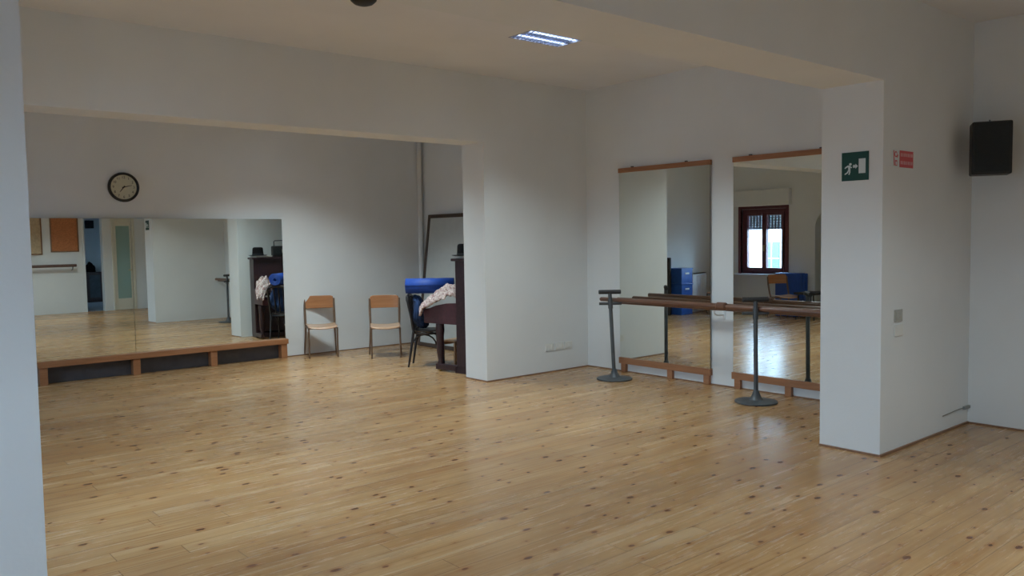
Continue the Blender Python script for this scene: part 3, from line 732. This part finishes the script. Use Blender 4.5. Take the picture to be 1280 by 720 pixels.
for k, (x0, lab) in enumerate(((6.59, 'white wall socket near floor by opening, first of three along the partition'), (6.745, 'white wall socket near floor, middle one of three along the partition'), (6.90, 'white wall socket near floor by room corner, last of three along the partition'))):
    plateobj('wall_socket', lab, 'wall socket', (x0, Y1-.012, .255), (x0+.125, Y1, .34), 'plastic', 'white wall sockets on the far partition')
mb = MB().tube([(6.80, Y2-.006, .135), (6.95, Y2-.007, .140), (7.10, Y2-.006, .143), (7.30, Y2-.010, .142)], .0035, 8).box((7.20, Y2-.022, .130), (7.305, Y2-.002, .152))
tag(mb.build('wall_cable', M['cable'], None), 'thin grey cable clipped low on pillar front near the corner', 'cable')

# ------------------------------------------------------------ ceiling lamp (three rows of tubes behind a louvre)
cl = thing('ceiling_lamp', 'square louvred fluorescent lamp, lit, on the middle bay ceiling', 'ceiling lamp', (5.145, 5.375, ZC+.041))
hw = .308; z0 = -.045
mb = MB(); mb.box((-hw,-hw,-.008),(hw,hw,0)); 
for a, b_ in (((-hw,-hw,z0),(-hw+.012,hw,-.008)), ((hw-.012,-hw,z0),(hw,hw,-.008)), ((-hw,-hw,z0),(hw,-hw+.012,-.008)), ((-hw,hw-.012,z0),(hw,hw,-.008))): mb.box(a, b_)
mb.build('housing', M['lampbody'], cl)
mb = MB()
for y in (-.155, 0, .155): mb.box((-hw+.012, y-.003, z0), (hw-.012, y+.003, -.010))
n = 13
for k in range(1, n):
    x = -hw + 2*hw*k/n; mb.box((x-.005, -hw+.012, z0), (x+.005, hw-.012, z0+.034))
mb.build('louvre', M['alu'], cl)
for y in (-.232, -.077, .077, .232):
    MB().tube([(-hw+.02, y, z0+.0215), (hw-.02, y, z0+.0215)], .0080, 12).build('tube', M['tube'], cl, smooth=True)
L = bpy.data.lights.new('lamp_light', 'AREA'); L.shape = 'SQUARE'; L.size = .56; L.energy = 27; L.color = (.76, .93, 1.0); L.spread = math.radians(122)
lo = bpy.data.objects.new('lamp_light', L); COL.objects.link(lo); lo.parent = cl; lo.location = (0, 0, z0-.004)
for loc, lab in (((2.05, 5.385, ZC), 'louvred fluorescent lamp over the middle bay, nearer the left windows'), ((4.75, 8.95, ZC), 'louvred fluorescent lamp over the alcove, on the piano side'), 
                 ((4.7, .45, ZCF), 'louvred fluorescent lamp over the front bay, by the loudspeaker side'), ((1.5, -.45, ZCF), 'louvred fluorescent lamp over the front bay, behind the photographer')):
    c = copy_tree(cl); c.location = (loc[0], loc[1], loc[2]+.041); c['label'] = lab; c['group'] = 'louvred ceiling lamps'
    for ch in c.children:
        if ch.type == 'LIGHT' and loc[1] > 8: ch.data = ch.data.copy(); ch.data.energy = 38; ch.data.spread = math.radians(112)
cl['group'] = 'louvred ceiling lamps'
# dark domed fitting on the ceiling
tag(MB().lathe([(0,-.062),(.035,-.060),(.07,-.048),(.095,-.026),(.105,0),(0,0)], c=(0,0,0), seg=36).build('ceiling_dome', M['black'], None, smooth=True, loc=(3.20, 5.40, ZC)), 'small black domed fitting on the middle bay ceiling', 'ceiling fitting')

# ------------------------------------------------------------ alcove things seen in the tall mirrors
rd = thing('radiator', 'white ribbed radiator on far wall, seen in the left tall mirror', 'radiator', (.49, YF-.035, .26))
MB().box((-.38, -.075, .0), (.38, -.055, .55)).box((-.38, -.02, .0), (.38, 0, .55)).box((-.38, -.075, .53), (.38, 0, .55)).build('panel', M['rad'], rd, bevel=.004)
mb = MB()
for k in range(19): x = -.36 + k*.04; mb.box((x-.012, -.082, .03), (x+.012, -.075, .51))
mb.build('ribs', M['rad'], rd, bevel=.003)
mb = MB()
for k in range(24): x = -.37 + k*.032; mb.box((x, -.07, .548), (x+.016, -.006, .558))
mb.build('top_grille', M['iron'], rd)
MB().tube([(.36, -.04, .0), (.36, -.04, -.26)], .009, 8).build('pipe', M['rad'], rd, smooth=True)
for k in range(3):
    r = thing('plastic_crate', ('blue plastic crate in left corner stack, lowest of three', 'blue plastic crate in left corner stack, middle one of three', 'blue plastic crate in left corner stack, topmost of three')[k], 'crate', (1.07, 10.52, .001+k*.315), 0, 'blue crates stacked by the radiator')
    mb = MB(); mb.box((-.18,-.14,0),(.18,.14,.015)); mb.box((-.18,-.14,.015),(-.168,.14,.30)); mb.box((.168,-.14,.015),(.18,.14,.30)); mb.box((-.168,-.14,.015),(.168,-.128,.30)); mb.box((-.168,.128,.015),(.168,.14,.30))
    mb.build('body', M['bluebox'], r, bevel=.004)
    MB().box((-.19,-.15,.292),(.19,.15,.314)).build('lid', M['bluebox'], r, bevel=.004)
    MB().box((-.06,-.152,.19),(.06,-.140,.225)).build('handle', M['rad'], r, bevel=.003)
tag(MB().lathe([(0,0),(.045,0),(.048,.02),(.045,1.14),(.04,1.16),(0,1.16)], seg=24).build('rolled_mat', M['foam'], None, smooth=True, loc=(1.37, 10.60, .001)), 'tall black rolled mat standing beside the blue crates', 'exercise mat')
for k in range(4):
    o = MB().box((0, -.26, 0), (.075, .26, .83+.012*(k % 2))).build('gym_mat', M['gymmat'], None, bevel=.012, loc=(XL+.02+k*.082, 8.70+.01*(k % 3), .001))
    tag(o, ('blue gym mat standing on edge, against the left wall', 'blue gym mat on edge, second from the left wall', 'blue gym mat on edge, third from the left wall', 'blue gym mat on edge, outermost beside the chair')[k], 'gym mat', 'blue gym mats standing under the window')
tb = thing('low_table', 'low dark table beside the arched doorway in the alcove', 'table', (.30, 8.08, 0))
MB().box((-.28, -.20, .47), (.28, .22, .51)).build('table_top', M['black'], tb, bevel=.004)
for sx in (-1, 1):
    for sy in (-1, 1): MB().tube([(sx*.22, sy*.15, .47), (sx*.25, sy*.18, 0)], .014, 10).build('leg', M['black'], tb, smooth=True)

# ------------------------------------------------------------ front room things seen in the long mirror
def pin(name, lab, x0, x1, z0, z1, mat, group=None):
    r = thing(name, lab, 'notice board', ((x0+x1)/2, YB, (z0+z1)/2), 0, group); w_, h_ = (x1-x0)/2, (z1-z0)/2; f = .03
    mb = MB(); mb.box((-w_,0,-h_),(-w_+f,.022,h_)); mb.box((w_-f,0,-h_),(w_,.022,h_)); mb.box((-w_+f,0,-h_),(w_-f,.022,-h_+f)); mb.box((-w_+f,0,h_-f),(w_-f,.022,h_))
    mb.build('frame', M['brownframe'], r, bevel=.002)
    MB().box((-w_+f*.8,.001,-h_+f*.8),(w_-f*.8,.012,h_-f*.8)).build('panel', M[mat], r)
pin('notice_board', 'orange cork board on back wall, seen in the long mirror', 4.985, 5.635, 1.56, 2.56, 'cork')
pin('notice_board', 'beige pin board left of the cork board, seen in the long mirror', 4.05, 4.80, 1.50, 2.56, 'pinboard')
wb = thing('wall_barre', 'short dark wall barre under the cork board, seen in the long mirror', 'ballet barre', (0, YB, 0))
MB().tube([(3.9, .14, 1.215), (5.52, .14, 1.215)], .036, 16).build('wooden_bar', M['barrex'], wb, smooth=True)
for x in (4.2, 5.44):
    MB().tube([(x, 0, 1.10), (x, .10, 1.11), (x, .14, 1.19)], .012, 10).build('bracket', M['iron'], wb, smooth=True)
s2 = copy_tree(sp); s2.location = (7.20, -6.705, 2.42); s2.rotation_euler.z = PI; s2['label'] = 'black loudspeaker on corridor wall, seen small in the long mirror'; s2.scale = (.8,.8,.6)
cb = thing('glass_cabinet', 'dark wooden cabinet in corridor beyond the back wall, seen in mirror', 'cabinet', (7.22, -6.66, 0))
MB().box((-.24,-.2,0),(-.21,.2,.92)).box((.21,-.2,0),(.24,.2,.92)).box((-.21,-.2,0),(.21,-.18,.92)).box((-.21,-.2,.0),(.21,.2,.08)).box((-.26,-.22,.90),(.26,.22,.93)).build('body', M['cabinet'], cb, bevel=.003)
dr = MB().box((-.21,.18,.08),(-.15,.2,.90)).box((.15,.18,.08),(.21,.2,.90)).box((-.15,.18,.08),(.15,.2,.14)).box((-.15,.18,.84),(.15,.2,.90)).build('door', M['cabinet'], cb)
MB().box((-.15,.186,.14),(.15,.192,.84)).build('glass_pane', M['cabglass'], dr)
o = crumple('bag', 'felt', (7.15, -6.66, .932), (.15, .12, .22), .3, .3, 2.0, 9.1)
tag(o, 'dark soft bag on top of the corridor cabinet', 'bag')

# ------------------------------------------------------------ outside
wall('ground_outside', [((-60, -40, -.5), (4.3, 60, -.35))], 'yard')
hs = thing('neighbour_house', 'pale house with pitched roof seen through the mirrored window', 'house', (-14, 17.5, -.35))
mb = MB().box((-6, -7.5, 0), (0, 4.5, 1.95))
mb.prism([(-7.5,1.95),(4.5,1.95),(-1.5,3.4)], 6, Matrix(((0,0,1,-6),(1,0,0,0),(0,1,0,0),(0,0,0,1))))
mb.build('wall', M['render'], hs)
mm = Matrix(((0,0,1,-6.3),(1,0,0,0),(0,1,0,0),(0,0,0,1)))
MB().prism([(-8.0,1.82),(-1.5,3.42),(5.0,1.82),(5.0,1.95),(-1.5,3.55),(-8.0,1.95)], 6.6, mm).build('roof', M['roofing'], hs)
for y in (-.75, .05):
    f = MB().box((0, y, .45), (.06, y+.62, 1.65)).build('window', M['houseglass'], hs)
    MB().box((.06, y+.29, .45), (.09, y+.33, 1.65)).box((.06, y, 1.0), (.09, y+.62, 1.04)).build('glazing_bar', M['rad'], f)

# ------------------------------------------------------------ world, camera
wd = bpy.data.worlds.new('World'); S.world = wd; wd.use_nodes = True
nt = wd.node_tree; bg = nt.nodes['Background']
tc = nt.nodes.new('ShaderNodeTexCoord'); sx = nt.nodes.new('ShaderNodeSeparateXYZ'); nt.links.new(tc.outputs['Generated'], sx.inputs[0])
g = mixc(nt, ramp(nt, sx.outputs[2], -.05, .7), (.53, .75, 1.0), (.38, .62, 1.0))
nt.links.new(g, bg.inputs[0]); bg.inputs[1].default_value = 24.0
try:
    wd.cycles.sampling_method = 'MANUAL'; wd.cycles.sample_map_resolution = 256
except Exception: pass

yaw, pitch, roll, foc = 0.704945, 0.0601940, -0.015378, 1029.37
F = Vector((math.sin(yaw)*math.cos(pitch), math.cos(yaw)*math.cos(pitch), -math.sin(pitch)))
R = Vector((math.cos(yaw), -math.sin(yaw), 0)); U = R.cross(F)
R2 = R*math.cos(roll) + U*math.sin(roll); U2 = U*math.cos(roll) - R*math.sin(roll)
cd = bpy.data.cameras.new('camera'); cam = bpy.data.objects.new('camera', cd); COL.objects.link(cam)
cd.sensor_width = 36; cd.lens = 36*foc/1280; cd.clip_start = .05; cd.clip_end = 200
cam.matrix_world = Matrix(((R2.x, U2.x, -F.x, 0), (R2.y, U2.y, -F.y, 0), (R2.z, U2.z, -F.z, 1.6), (0,0,0,1)))
S.camera = cam
S.view_settings.view_transform = 'Standard'; S.view_settings.look = 'None'; S.view_settings.gamma = 1; S.view_settings.use_curve_mapping = False
S.view_settings.exposure = 0.37
S.cycles.use_denoising = True
try: S.cycles.denoiser = 'OPENIMAGEDENOISE'; S.cycles.denoising_input_passes = 'RGB_ALBEDO_NORMAL'
except Exception: pass
S.cycles.max_bounces = 14; S.cycles.diffuse_bounces = 8; S.cycles.glossy_bounces = 6; S.cycles.transparent_max_bounces = 12
S.cycles.sample_clamp_indirect = 6; S.cycles.caustics_reflective = True; S.cycles.caustics_refractive = False
S.cycles.use_adaptive_sampling = False
